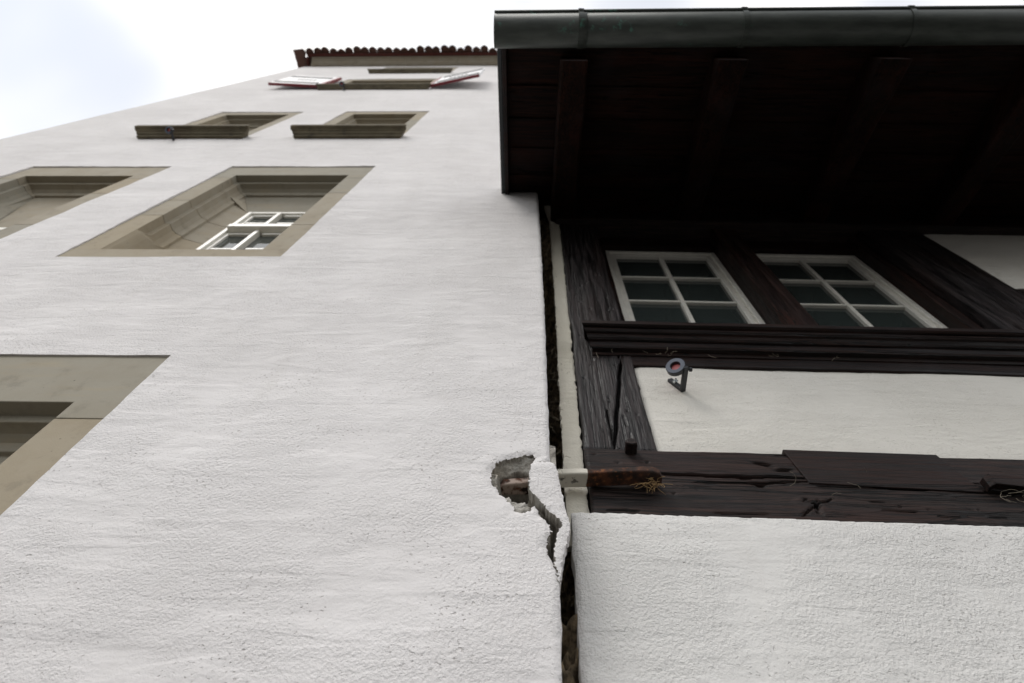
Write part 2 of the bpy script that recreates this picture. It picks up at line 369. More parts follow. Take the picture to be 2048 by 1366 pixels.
# stone windows: outer x0,x1,z0,z1, jamb width, head height, kind
WINS = [(-2.585, -1.353, 1.45, 3.835, .175, .335, 'flat'), (-2.545, -1.325, 4.95, 7.29, .16, .31, 'flat'), (-4.245, -3.045, 4.95, 7.29, .16, .33, 'flat'),
        (-2.46, -1.375, 8.80, 10.75, .14, .19, 'sill'), (-4.08, -2.995, 8.80, 10.72, .14, .19, 'sill'),
        (-3.62, -1.80, 13.60, 15.45, .14, .2, 'sill'), (-3.50, -1.80, 16.86, 18.5, .14, .2, 'sill')]
holes = []
for (x0, x1, z0, z1, *_k) in WINS:
    e = .006; L = [(x0+e, z0+e), (x1-e, z0+e), (x1-e, z1-e), (x0+e, z1-e)]
    holes.append(dens(L, .05, .0016))
pts = []
for xs, zs, st in ((np.arange(-5.5, 0, .3), np.arange(.2, 18.8, .3), .3), (np.arange(-1.34, .04, .05), np.arange(2.2, 5.0, .05), .05), (np.arange(-.3, .06, .018), np.arange(2.4, 3.6, .018), .018)):
    a, b = np.meshgrid(xs, zs); q = np.stack([a.ravel(), b.ravel()], 1); pts.append(q+RNG.normal(0, st*.12, q.shape))
full_edge = EDGE+EDGE2[1:8]
for d in (.005, .011, .02):
    zz = np.arange(1.5, 6.5, .02); xx = np.interp(zz, [q[1] for q in full_edge], [q[0] for q in full_edge])-d; pts.append(np.stack([xx, zz], 1))
pts = np.concatenate(pts)
def wall_y(A):
    ed = np.interp(A[:, 1], [q[1] for q in full_edge], [q[0] for q in full_edge]); d = np.clip(ed-A[:, 0], 0, 9); rr = .016
    k = np.clip(1-d/rr, 0, 1); y = rr*.75*(1-np.sqrt(np.clip(1-k*k, 0, 1)))*(A[:, 1] < 6.6)
    dn = seg_dist(NOTCH, A, False); y = y+.008*np.clip(1-dn/.010, 0, 1)**2
    for h in WINS:
        dh = seg_dist([(h[0], h[2]), (h[1], h[2]), (h[1], h[3]), (h[0], h[3])], A); y = y-.006*np.clip(1-dh/.02, 0, 1)
    return y+fbm(A[:, 0]*1.7, A[:, 1]*2.6, 3)*.007
plate('wall', 'plaster_l', TH, outer, holes, pts, wall_y, .025, odep, ('mortar', lambda c: -.13 < c.x < .06 and 2.79 < c.z < 3.24))
B('side_wall', 'plaster_l', TH, HX0+.005, HX0+.4, .31, 8, 0, 18.8); B('side_wall', 'plaster_l', TH, -.42, -.02, .31, 8, 0, 18.8)
B('rear_wall', 'plaster_l', TH, HX0+.4, -.42, 7.6, 7.99, 0, 18.8)

# broken pocket and crack: mortar relief behind the render
POCKET = [(-.095, 3.165), (-.054, 3.178), (-.006, 3.176), (.004, 3.12), (.0, 3.08), (-.024, 3.062), (-.077, 3.052), (-.094, 3.074)]
CRACK = [(-.060, 3.052), (-.031, 3.060), (.0, 3.054), (.030, 3.017), (.048, 2.982), (.075, 2.945), (.056, 2.909), (.049, 2.869), (.046, 2.817), (.038, 2.835), (.036, 2.851), (.042, 2.895), (.046, 2.915), (.030, 2.962), (.003, 3.012), (-.024, 3.034), (-.058, 3.034)]
us = np.linspace(-.16, .062, 90); vs = np.linspace(2.74, 3.29, 190)
U, V = np.meshgrid(us, vs, indexing='ij'); PP = np.stack([U.ravel(), V.ravel()], 1)
PW = PP+np.stack([fbm(PP[:, 0]*60, PP[:, 1]*60), fbm(PP[:, 0]*60+40, PP[:, 1]*60)], 1)*.010
def soft(poly, w):
    d = seg_dist(poly, PW); s_ = np.where(inside(poly, PW), d, -d); return np.clip(s_/w+.5, 0, 1)
dep = .013+fbm(PP[:, 0]*45, PP[:, 1]*45, 4)*.016 + soft(POCKET, .020)*.115 + soft(CRACK, .008)*.17
slope_top = np.clip((3.24-PP[:, 1])/.08, 0, 1)                       # the broken head of the pocket slants inwards
dep = np.where(inside(NOTCH, PP) & (PP[:, 1] > 3.15), np.maximum(dep, .012+slope_top*.032+fbm(PP[:, 0]*50, PP[:, 1]*50, 4)*.014), dep)
dep = np.maximum(dep, .010); I = np.arange(90*190).reshape(90, 190)
mb = MB(); mb.v = [tuple(map(float, q)) for q in zip(PP[:, 0], dep, PP[:, 1])]
mb.f = [tuple(map(int, q)) for q in np.stack([I[:-1, :-1], I[1:, :-1], I[1:, 1:], I[:-1, 1:]], -1).reshape(-1, 4)]
o = mb.build('broken_mortar', 'mortar', TH, smooth=True, fix=False); o['label'] = 'grey broken mortar exposed in the pocket and crack'
# loosened flake of render right of the crack
FL = [(.059, 2.735), (.064, 2.79), (.074, 2.838), (.090, 2.925), (.079, 3.0), (.069, 3.093), (.060, 3.164), (.054, 3.180), (.044, 3.187), (-.004, 3.184), (-.010, 3.172), (-.014, 3.08),
      (-.008, 3.056), (.012, 3.026), (.024, 3.004), (.041, 2.972), (.060, 2.950), (.071, 2.930), (.060, 2.900), (.051, 2.862), (.047, 2.825), (.050, 2.79)]
FLd = dens(FL, .005, .0013)
FLd = [(q[0]+(random.gauss(0, .0020) if q[0] < np.interp(q[1], [2.735, 2.93, 3.06, 3.18], [.055, .078, .02, -.002]) else 0), q[1]) for q in FLd]
a, b = np.meshgrid(np.arange(-.01, .09, .009), np.arange(2.75, 3.18, .009)); fp = np.stack([a.ravel(), b.ravel()], 1)+RNG.normal(0, .001, (a.size, 2))
def fl_y(A):
    d = seg_dist(FL, A); t = np.clip((A[:, 1]-2.735)/.42, 0, 1)
    return -.003-.006*t**.7+.0035*np.clip(1-d/.005, 0, 1)**2+fbm(A[:, 0]*14, A[:, 1]*14, 3)*.005
plate('plaster_flake', 'plaster_l', TH, FLd, (), fp, fl_y, .036, None, ('mortar', lambda c: c.x < np.interp(c.z, [2.735, 2.93, 3.06, 3.18], [.055, .078, .02, -.002])))

def surround(par, x0, x1, z0, z1, jw, hw, kind):
    sp = .225 if kind == 'flat' else .12                                     # deep splay behind the moulding
    prof = [(0, .30), (0, .005), (jw, .005), (jw+.002, .060), (jw+.034, .064), (jw+.036, .080), (jw+.042, .105), (jw+.060, .130), (jw+.092, .142), (jw+.094, .160), (jw+sp, .198), (jw+sp+.008, .30)]
    flat = [(0, .30), (0, .005), (jw, .005), (jw+.004, .010), (jw+.018, .020), (jw+.028, .030), (jw+.038, .042), (jw+.05, .058), (jw+.072, .10), (jw+.085, .13), (jw+sp, .198), (jw+sp+.008, .30)]
    drop = .17 if kind == 'flat' else .05
    if x0 < -4 and kind == 'flat': drop = .60
    dz = hw-jw; hz = [w+(dz if w > 1e-6 else 0)+(drop if i >= 10 else 0) for i, (w, d) in enumerate(prof)]
    Lr = lambda z, pr: [(x0+w, d, z) for w, d in pr]; wr = lambda w: w if w < jw+.11 else w-.08*(kind == 'flat'); Rr = lambda z, pr: [(x1-wr(w), d, z) for w, d in pr]
    Lm = [(x0+w, d, z1-h_) for (w, d), h_ in zip(prof, hz)]; Rm = [(x1-wr(w), d, z1-h_) for (w, d), h_ in zip(prof, hz)]
    zj = z1-hw-.10; gp = .002
    sh = .155 if kind == 'flat' else .0
    zb = z0+sh
    zc = [min(zj, z1-h_-.03) for h_ in hz]                                   # bed joint under the head stone
    Lc = lambda g_: [(x0+w, d, z_+g_) for (w, d), z_ in zip(prof, zc)]; Rc = lambda g_: [(x1-wr(w), d, z_+g_) for (w, d), z_ in zip(prof, zc)]
    hd = MB().loft([Lc(gp), Lm, Rm, Rc(gp)]).build('window_surround', 'stone', par, .004)
    hd['label'] = 'moulded sandstone window head'
    n = 3
    for side, fn in ((0, Lr), (1, Rr)):
        cuts = [zb]+[zb+(zj-zb)*(k+1+(.18*(-1)**(k+side)))/(n+.0) for k in range(n-1)]+[zj]
        for k in range(n):
            pr = prof
            a_, b_ = cuts[k]+gp, cuts[k+1]-gp
            if k == 0 and kind == 'flat':
                zs = a_+(b_-a_)*.55
                rings = [fn(a_, flat), fn(zs, flat), fn(zs+.07, prof), fn(b_, prof)]
            else: rings = [fn(a_, prof), fn(b_, prof)]
            if k == n-1: rings[-1] = (Lc if side == 0 else Rc)(-gp)
            MB().loft(rings).build('stone_block', 'stone', hd, .0025)
    if kind == 'flat':
        MB().loft([[(x, .003, z0), (x, .003, z0+sh), (x, .30, z0+sh+.03), (x, .30, z0)] for x in (x0, x1)]).build('window_sill', 'stone', hd, .004)['label'] = 'plain flush sandstone sill'
    return x0+jw+sp-.004, x1-wr(jw+sp)+.004, zb, z1-hw-sp-drop+.004
def casement(par, x0, x1, z0, z1, y, transom=None, cols=4):
    """white window with frame, transom, glazing bars and panes"""
    fw = .032; mbf = MB().box(x0, x0+fw, y, y+.07, z0, z1).box(x1-fw, x1, y, y+.07, z0, z1).box(x0+fw, x1-fw, y+.001, y+.069, z1-fw, z1).box(x0+fw, x1-fw, y+.001, y+.069, z0, z0+fw)
    mbf.box(x0+fw, x0+fw+.022, y+.018, y+.06, z0+fw, z1-fw).box(x1-fw-.022, x1-fw, y+.018, y+.06, z0+fw, z1-fw)
    w = mbf.build('window', 'white_paint', par, .004); xm = (x0+x1)/2-(.02 if 4 < z0 < 6 else 0)
    tz = transom if transom else z0+(z1-z0)*.68
    B('transom', 'white_paint', w, x0+fw, x1-fw, y-.03, y+.06, tz-.03, tz+.03, bevel=.006)
    B('mullion', 'white_paint', w, xm-.014, xm+.014, y-.004, y+.064, z0+fw, tz-.041); B('mullion', 'white_paint', w, xm-.014, xm+.014, y-.004, y+.064, tz+.041, z1-fw)
    for (a, b) in ((x0+fw, xm-.014), (xm+.014, x1-fw)):
        for (c, d, nr) in ((z0+fw, tz-.041, 3), (tz+.041, z1-fw, 2)):
            B('rail', 'white_paint', w, a+.022, b, y+.016, y+.058, d-.03, d, bevel=.003)
            for k in range(1, nr): zz = c+(d-c)*k/nr; B('glazing_bar', 'white_paint', w, a+.022, b, y+.022, y+.048, zz-.011, zz+.011, bevel=.002)
            for (e, f_) in ((a, b),):
                for k in range(nr): MB().box(e, f_, y+.034, y+.038, c+(d-c)*k/nr+.002, c+(d-c)*(k+1)/nr-.002).build('pane', 'glass', w)
for i, (x0, x1, z0, z1, jw, hw, kd) in enumerate(WINS):
    a, b, c, d = surround(TH, x0, x1, z0, z1, jw, hw, kd)
    casement(TH, a, b, c-.01, d, .225 if x0 < -4 else .196, 6.14 if 4 < z0 < 5 else None)
    if kd == 'sill':
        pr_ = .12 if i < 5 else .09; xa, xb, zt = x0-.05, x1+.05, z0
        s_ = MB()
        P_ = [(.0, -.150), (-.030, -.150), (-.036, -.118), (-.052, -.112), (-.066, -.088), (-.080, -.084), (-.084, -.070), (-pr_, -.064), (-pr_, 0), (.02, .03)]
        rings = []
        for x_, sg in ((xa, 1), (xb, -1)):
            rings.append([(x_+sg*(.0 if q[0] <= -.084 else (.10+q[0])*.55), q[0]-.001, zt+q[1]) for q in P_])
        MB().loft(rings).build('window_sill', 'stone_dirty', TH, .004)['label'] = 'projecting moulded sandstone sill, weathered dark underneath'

# shutters of the third floor window
def shutter(px, ang, sg):
    e = empty('shutter_hinge'); COL.objects.unlink(e); bpy.data.objects.remove(e)
    Mx = Matrix.Translation((px, -.05, 13.62)) @ Matrix.Rotation(ang, 4, 'Z')
    w, h = .80, 1.42
    def loc(mb): mb.v = [tuple(Mx @ Vector((sg*q[0], q[1], q[2]))) for q in mb.v]; return mb
    pn = loc(MB().box(0, w, -.018, .018, 0, h)).build('shutter', 'shutter_white', TH, .003); pn['label'] = 'open white shutter with red edges and black bars'
    loc(MB().box(-.004, w+.004, -.024, .024, -.045, -.001).box(-.05, -.004, -.024, .024, -.045, h)).build('red_edging', 'shutter_red', pn)
    for zz, hh, aa, bb in ((.18, .15, .06, w-.02), (1.08, .15, .06, w-.02)): loc(MB().box(aa, bb, -.028, -.0185, zz, zz+hh)).build('black_bar', 'shutter_black', pn)
    for k in range(5): loc(MB().box(.22+k*.07, .26+k*.07, -.024, -.0185, .64, .76)).build('slot', 'shutter_black', pn)
shutter(-3.68, R(3), -1); shutter(-1.74, R(-11), 1)

# cornice, eave board, tiles
prof = [(.02, 18.84), (-.05, 18.84), (-.055, 18.90), (-.075, 18.905), (-.11, 18.95), (-.15, 18.97), (-.155, 19.0), (-.20, 19.005), (-.205, 19.10), (.02, 19.10)]
xs_ = [-5.37, -4.3, -3.1, -1.9, -.75, .2]
for i in range(5):
    MB().loft([[(x, y, z) for y, z in prof] for x in (xs_[i]+.003, xs_[i+1]-.003)]).build('cornice_stone', 'stone', TH, .005)
B('eave_board', 'eave_red', TH, -5.46, .25, -.275, -.21, 19.06, 19.14); B('verge_board', 'eave_red', TH, -5.52, -5.47, -.20, 3.6, 19.05, 19.2)
pl_ = [(-.092, .34), (-.092, .066), (-.075, .040), (-.040, .014), (0, 0), (.040, .014), (.075, .040), (.092, .066), (.092, .34)]   # plain tile with a pointed tail
t0 = MB().loft([[(x, y, y*.47+dz) for x, y in pl_] for dz in (0, .016)]).build('roof_tile', 'tile', None)
first = True
roof = MB().loft([[(x, -.30, 19.10), (x, -.28, 19.16), (x, 4.0, 21.2), (x, 8.2, 19.16), (x, 8.2, 19.08)] for x in (-5.50, .28)]).build('roof', 'tile', TH)
roof['label'] = 'weathered red tiled roof with wavy eave'
tiles = []
for k in range(31):
    for row in range(2):
        o = t0 if first else t0.copy()
        if not first: COL.objects.link(o)
        first = False; o.parent = roof
        o.location = (-5.43+k*.190+row*.095+random.uniform(-.006, .006), -.42+row*.15+random.gauss(0, .018), 19.06+row*.09+random.uniform(-.008, .008))
        o.rotation_euler = (random.uniform(-.03, .03), random.uniform(-.03, .03), random.uniform(-.04, .04))
for k in range(10):
    o = t0.copy(); COL.objects.link(o); o.parent = roof; o.location = (-5.54, -.30+k*.16, 19.15+k*.076); o.rotation_euler = (0, R(-8), R(80))

# ================================================================== half timbered house (right)
HT = tag(empty('half_timbered_house', (.07, .20, 0), R(1.0)), 'low half timbered house with dark oak frame, cream infill and deep eaves', 'house')
# lower rendered wall
lw = [(.031, 0), (4.3, 0), (4.3, 3.12), (2.2, 3.128), (1.2, 3.130), (.045, 3.137), (.034, 3.130), (.032, 2.6)]
lwd = [q for q in dens(lw, .04, .0013) ]
a, b = np.meshgrid(np.arange(.05, 2.2, .06), np.arange(1.8, 3.12, .06)); lp = [np.stack([a.ravel(), b.ravel()], 1)+RNG.normal(0, .006, (a.size, 2))]
for d in (.004, .009, .016):
    zz = np.arange(1.8, 3.12, .025); lp.append(np.stack([zz*0+.033+d, zz], 1)); xx = np.arange(.06, 4.2, .04); lp.append(np.stack([xx, np.interp(xx, [.03, 4.3], [3.137, 3.12])-d], 1))
lp.append(np.stack([np.repeat(np.arange(2.3, 4.3, .4), 6), np.tile(np.arange(.3, 3.1, .5), 5)[:30]], 1) if False else np.zeros((0, 2)))
def lw_y(A):
    d = np.minimum(A[:, 0]-.031, np.interp(A[:, 0], [.03, 4.3], [3.137, 3.12])-A[:, 1]); k = np.clip(1-d/.014, 0, 1)
    return -.08+.012*k*k+fbm(A[:, 0]*2, A[:, 1]*2.4, 3)*.008
plate('lower_wall', 'plaster_r', HT, lwd, (), np.concatenate(lp), lw_y, .045)['label'] = 'grey white rough rendered lower wall'
# smear of repair plaster on the lower wall
a = np.linspace(0, 2*math.pi, 28)[:-1]; rr = .030*(1+.22*np.sin(a*2+.5)+.12*np.sin(a*5))
pp = [(.253+r_*math.cos(t)*1.05, 2.905+r_*math.sin(t)*1.1) for r_, t in zip(rr, a)]
ip = np.array([(.253+q*.024*math.cos(t), 2.905+q*.024*math.sin(t)) for q in (.3, .6, .9) for t in a[::2]])
plate('plaster_patch', 'plaster_r', HT, pp, (), ip, lambda A: -.0835-.003*np.clip(1-np.hypot(A[:, 0]-.253, A[:, 1]-2.905)/.034, 0, 1)+fbm(A[:, 0]*60, A[:, 1]*60, 2)*.002, .01)

def grain(U, V, ax, amp=.0022, s=1.0):
    if ax == 'x': return fbm(U*4*s, V*95*s, 3)*amp*1.1+fbm(U*2, V*7, 3)*.004
    return fbm(U*95*s, V*4*s, 3)*amp*1.1+fbm(U*7, V*2, 3)*.004
def holes_(U, V, seed, n, box):
    rg = np.random.default_rng(seed); h = U*0
    for k in range(n):
        x = rg.uniform(box[0], box[1]); z = rg.uniform(box[2], box[3]); h += .012*np.exp(-(((U-x)/.0035)**2+((V-z)/.005)**2))
    return h
# plaster strip by the gap
st = dens([(.028, 3.08), (.093, 3.08), (.094, 4.0), (.096, 5.2), (.092, 6.30), (.026, 6.42), (.033, 5.0), (.028, 4.2)], .02, .0022)
a, b = np.meshgrid(np.arange(.028, .09, .012), np.arange(3.1, 6.3, .03)); sp = np.stack([a.ravel(), b.ravel()], 1)+RNG.normal(0, .0015, (a.size, 2))
def st_y(A):
    d = np.minimum(A[:, 0]-.028, .094-A[:, 0]); return -.004+.006*np.clip(1-d/.008, 0, 1)**2+fbm(A[:, 0]*12, A[:, 1]*5, 3)*.008
plate('plaster_strip', 'strip', HT, st, (), sp, st_y, .022)['label'] = 'narrow cream plaster strip beside the open joint'
FIL = [(.024, 6.60), (.066, 6.615), (.112, 6.46), (.165, 6.33), (.105, 6.27), (.056, 6.45)]
fd = dens(FIL, .02, .001); a, b = np.meshgrid(np.arange(-.02, .17, .015), np.arange(6.25, 6.7, .02)); fq = np.stack([a.ravel(), b.ravel()], 1)
fo = plate('plaster_fillet', 'strip', HT, [(x-.07, z) for x, z in fd], (), fq-np.array([.07, 0]), lambda A: np.interp(A[:, 1], [6.27, 6.6], [-.006, -.17])+fbm(A[:, 0]*20, A[:, 1]*8, 3)*.008, .03); fo['label'] = 'cream plaster fillet filling the joint under the eave'
# corner post
def post_y(U, V):
    y = grain(U, V, 'z')+rnd_edge(U, V, .099, .345, 3.53, 6.27)
    y = y+groove(U, V, (.305, 4.25), (.200, 3.535), .0062, .05, .003)+groove(U, V, (.196, 3.80), (.203, 3.535), .004, .03, .005)+groove(U, V, (.15, 6.0), (.13, 5.2), .003, .012)
    rg = np.random.default_rng(5)
    for k in range(7):
        x = rg.uniform(.11, .33); z = rg.uniform(3.55, 5.6); L = rg.uniform(.03, .13); y = y+groove(U, V, (x, z), (x+rg.uniform(-.006, .006), z+L), rg.uniform(.0026, .0036), rg.uniform(.006, .012), .002)
    return y+holes_(U, V, 3, 26, (.11, .335, 3.55, 5.6))
field('corner_post', 'wood_z', HT, .099, .345, 3.532, 6.27, .0036, .007, post_y, -.014, .2, .005)
# sill beam (rail)
def beam_y(U, V):
    y = grain(U, V, 'x', .0026)+rnd_edge(U, V, .1, 4.2, 3.10, 3.529)
    y = y+groove(U, V, (.30, 3.392), (.80, 3.392), .006, .05, .005)+groove(U, V, (.42, 3.355), (.80, 3.372), .004, .03)+groove(U, V, (.78, 3.352), (4.1, 3.325), .0035, .03, .003)
    for t, L in ((.55, .07), (1.35, .03), (2.3, .05), (3.9, .085), (4.5, .05), (4.75, .09)):
        y = y+groove(U, V, (.775-.012*math.cos(t), 3.255-.01*math.sin(t)), (.775+L*math.cos(t), 3.255+L*.9*math.sin(t)), .0034, .020, .004)
    rg = np.random.default_rng(8)
    for k in range(14):
        x = rg.uniform(.11, 2.0); z = rg.uniform(3.14, 3.52); L = rg.uniform(.04, .20); y = y+groove(U, V, (x, z), (x+L, z+rg.uniform(-.006, .006)), rg.uniform(.0028, .0040), rg.uniform(.006, .014), .002)
    y = y+.018*np.exp(-(((U-.68)/.030)**2+((V-3.462+(U-.68)*.3)/.006)**2))+.02*np.exp(-(((U-.735)/.03)**2+((V-3.435)/.007)**2))+.018*np.exp(-(((U-.64)/.018)**2+((V-3.35)/.008)**2))
    kn = np.hypot((U-.775)/1.4, V-3.255); y = y+np.sin(kn*260+fbm(U*20, V*20, 2)*3)*.0012*np.exp(-(kn/.07)**2)-.006*np.exp(-(kn/.05)**2)
    kn = np.hypot((U-.345)/1.3, V-3.335); y = y+np.sin(kn*330)*.0011*np.exp(-(kn/.04)**2)
    return y+holes_(U, V, 6, 16, (.12, 1.8, 3.14, 3.5))
field('rail_beam', 'wood_x', HT, .100, 4.2, 3.10, 3.529, .008, .0042, beam_y, -.022, .22, .004)
pb = [(.792, 3.362), (1.318, 3.340), (1.315, 3.36), (1.272, 3.536), (.765, 3.542)]
MB().loft([[(q[0], y, q[1]) for q in pb] for y in (-.0275, .02)]).build('patch_board', 'wood_patch', HT, .003)['label'] = 'smoother brown board let into the top of the beam'
MB().loft([[(.252+sx*s_, y, 3.512+sz*s_) for sx, sz in ((-.019, -.011), (0, -.021), (.019, -.012), (.018, .012), (0, .020), (-.019, .011))] for y, s_ in ((.01, 1.05), (-.060, 1.0), (-.066, .85))]).build('peg', 'wood_x', HT, .002)['label'] = 'projecting dark wooden peg'
# iron strap end further along the beam
MB().loft([[(x, y0, z0), (x, y0-.004, z0+.045), (x, y0+.022, z0+.05), (x, y0+.026, z0+.004)] for x, y0, z0 in ((1.325, -.052, 3.334), (1.345, -.060, 3.342), (1.5, -.062, 3.315), (2.4, -.062, 3.22))]).build('iron_strap', 'wood_red_x', HT, .003)['label'] = 'brown iron strap end on the beam'
# infill panel under the windows
def panel(name, x0, x1, z0, z1, y0, mat, st=.06):
    L = dens([(x0, z0), (x1, z0), (x1, z1), (x0, z1)], .03, .0022); a, b = np.meshgrid(np.arange(x0+.03, min(x1, 2.6)-.01, st), np.arange(z0+.03, z1-.01, st))
    q = np.stack([a.ravel(), b.ravel()], 1)+RNG.normal(0, .005, (a.size, 2))
    return plate(name, mat, HT, L, (), q, lambda A: y0+.010*np.clip(1-seg_dist([(x0, z0), (x1, z0), (x1, z1), (x0, z1)], A)/.02, 0, 1)**2+fbm(A[:, 0]*2.5, A[:, 1]*3, 3)*.008, .1)
panel('infill_panel', .349, 4.2, 3.533, 4.20, .002, 'plaster_c')['label'] = 'cream infill panel below the window sill'
panel('infill_panel', 2.565, 4.2, 5.20, 6.6, .008, 'plaster_c', .1)['label'] = 'cream infill panel under the eaves'
panel('infill_panel', 2.565, 4.2, 4.30, 4.98, .008, 'plaster_c', .1)
# under-sill rail and moulded sill
field('under_sill_rail', 'wood_red_x', HT, .30, 4.2, 4.165, 4.285, .012, .006, lambda U, V: grain(U, V, 'x', .0012)+rnd_edge(U, V, .30, 4.2, 4.165, 4.285, .005), -.012, .2, .003)
SP = [(.125, 4.425), (-.106, 4.385), (-.116, 4.378), (-.116, 4.348), (-.108, 4.343), (-.098, 4.343), (-.096, 4.330), (-.088, 4.322), (-.078, 4.321), (-.070, 4.306), (-.062, 4.298), (-.052, 4.297), (-.050, 4.262), (-.044, 4.254), (-.024, 4.252), (-.018, 4.238), (.0, 4.236), (.125, 4.236)]
sx = list(np.linspace(.132, 4.2, 90)); rings = []
for i, x in enumerate(sx):
    rg_ = []
    for (y, z) in SP:
        n_ = fbm(np.array([x*3.]), np.array([z*60.+y*40]), 3)[0]*.0035
        back = max(0, (.116+y))*.55 if i == 0 else 0
        rg_.append((x+back, y+n_, z+n_*.6))
    rings.append(rg_)
MB().loft(rings).build('window_sill', 'wood_red_x', HT, 0)['label'] = 'long moulded dark red wooden window sill'
# framing round the windows
def tim(name, mat, x0, x1, z0, z1, y0, ax, du=.006, dv=.014, back=.16, amp=.0016, extra=None):
    return field(name, mat, HT, x0, x1, z0, z1, du, dv, lambda U, V: grain(U, V, ax, amp)+rnd_edge(U, V, x0, x1, z0, z1, .006)+(extra(U, V) if extra else 0), y0, back, .003)
tim('mullion_post', 'wood_red_z', 1.150, 1.303, 4.36, 6.26, .000, 'z')
tim('window_post', 'wood_z', 2.16, 2.562, 4.26, 6.26, -.006, 'z', .007, .016, .2, .002, lambda U, V: groove(U, V, (2.40, 6.0), (2.385, 4.4), .004, .03)+groove(U, V, (2.25, 5.9), (2.24, 4.5), .012, .012, .008))
tim('jamb_board', 'wood_red_z', 2.098, 2.156, 4.36, 6.26, .045, 'z'); 
tim('jamb_lining', 'wood_red_z', .351, .40, 4.38, 6.26, .10, 'z', .006, .02, .1)
tim('window_head', 'wood_red_x', .351, 1.146, 6.10, 6.28, .085, 'x', .012, .008); tim('window_head', 'wood_red_x', 1.307, 2.10, 6.10, 6.28, .085, 'x', .012, .008)
tim('rail_beam', 'wood_x', 2.566, 4.2, 4.985, 5.195, -.004, 'x', .012, .008)
tim('window_post', 'wood_z', 3.60, 3.85, 4.26, 6.26, -.006, 'z', .01, .02)
B('lintel', 'wood_x', HT, .347, 4.2, .06, .2, 6.285, 6.5); B('backing', 'core', HT, .36, 4.2, .201, .24, 3.3, 6.5)
def ht_window(x0, x1, z0, z1, y):
    fw = .034; rows = 4
    mbf = MB()
    for (f0, yy) in ((0, y), (.034, y+.012)):
        a, b, c, d = x0+f0, x1-f0, z0+f0, z1-f0; e = fw-.002
        mbf.box(a, a+e, yy, yy+.05, c, d).box(b-e, b, yy, yy+.05, c, d).box(a+e, b-e, yy+.0006, yy+.0494, d-e, d).box(a+e, b-e, yy+.0006, yy+.0494, c, c+e)
    w = mbf.build('window', 'white_paint', HT, .005)
    a, b, c, d = x0+.068, x1-.068, z0+.068, z1-.068; xm = (a+b)/2
    B('glazing_bar', 'white_paint', w, xm-.013, xm+.013, y+.014, y+.05, c-.004, d+.004, bevel=.005)
    for k in range(rows):
        q0 = c+(d-c)*k/rows; q1 = c+(d-c)*(k+1)/rows
        for (e, f_) in ((a, xm-.0135), (xm+.0135, b)):
            if k: B('glazing_bar', 'white_paint', w, e-.004, f_, y+.016, y+.048, q0-.011, q0+.011, bevel=.004)
            MB().box(e-.003, f_+.003, y+.036, y+.040, q0+.003, q1-.003).build('pane', 'glass', w)
ht_window(.402, 1.148, 4.40, 6.098, .122); ht_window(1.330, 2.094, 4.40, 6.098, .122)

# eaves: wall plate, rafters, lapped soffit boards, verge, gutter
tim('wall_plate', 'wood_x', .068, 4.2, 6.262, 6.48, -.05, 'x', .012, .008, .2)
TA = .60; zr = lambda y: 6.265+TA*(y+.06)                    # underside of the rafters
RX = [.035+.866*k for k in range(5)]
def rafter(x0, w=.158):
    ys = np.linspace(-1.10-.0175*(x0+.3), .15, 40); rings = []
    for y in ys:
        n1 = fbm(np.array([y*4+x0*9]), np.array([x0*3.]), 3)[0]*.012; n2 = fbm(np.array([y*4+x0*9]), np.array([x0*3.+5]), 3)[0]*.012
        z = zr(y); c = .012
        rings.append([(x0+n1+c, y, z), (x0+w+n2-c, y, z+n1*.4), (x0+w+n2, y, z+c), (x0+w+n2, y, z+.20), (x0+n1, y, z+.20), (x0+n1, y, z+c)])
    return MB().loft(rings).build('rafter', 'rafter', HT)
for x in RX: rafter(x)
zb = lambda y: zr(y)+.19
ysb = [-1.15+.203*k for k in range(7)]; ysb[0] = -1.19
for i, y0 in enumerate(ysb[:-1]):
    y1 = ysb[i+1]+.03; n = 48; rings = []
    for x in np.linspace(-.262, 4.2, n):
        q = fbm(np.array([x*2.]), np.array([i*7.3]), 3)[0]*.005
        e_ = -.0175*(x+.3) if i == 0 else 0
        rings.append([(x, y0+q+e_, zb(y0+e_)+.003), (x, y1, zb(y1)+.022), (x, y1, zb(y1)+.052), (x, y0+q+e_, zb(y0+e_)+.035)])
    MB().loft(rings).build('soffit_board', 'board', HT, 0)
MB().loft([[(x, -1.22-.0175*(x+.3), zb(-1.22)+.05), (x, .6, zb(.6)+.06), (x, .6, zb(.6)+.16), (x, -1.22-.0175*(x+.3), zb(-1.22)+.12)] for x in (-.29, 4.2)]).build('roof', 'tile', HT)['label'] = 'roof slope above the lapped soffit boards'
vb = lambda x0, x1, a, b: MB().loft([[(x, y, zb(y)+q) for y, q in ((-1.18, a), (-.19, a), (-.19, b), (-1.18, b))] for x in (x0, x1)])
vb(-.290, -.264, -.055, .10).build('verge_board', 'wood_red_x', HT, .003)['label'] = 'thin brown verge board closing the eave'
vb(-.318, -.293, -.02, .17).build('verge_flashing', 'flash', HT, .003)['label'] = 'dark metal flashing along the verge'
gy, gz, gr = -1.249, 5.665, .088
gyx = lambda x: gy-.0175*(x+.3)            # the eave runs slightly out of parallel
def gut(x0, x1, r0, r1, n=20, rim=True):
    a_ = [math.pi+math.pi*k/n for k in range(n+1)]
    return [[(x, gyx(x)+r0*math.cos(t), gz+r0*math.sin(t)) for t in a_]+[(x, gyx(x)+r1*math.cos(t), gz+r1*math.sin(t)) for t in reversed(a_)] for x in (x0, x1)]
gt = MB().loft(gut(-.322, 4.2, gr, gr-.003))
gt.tube([(-.325, gyx(-.325)-gr-.004, gz+.004), (1.5, gyx(1.5)-gr-.005, gz+.006), (4.2, gyx(4.2)-gr-.004, gz+.003)], .011, 10)
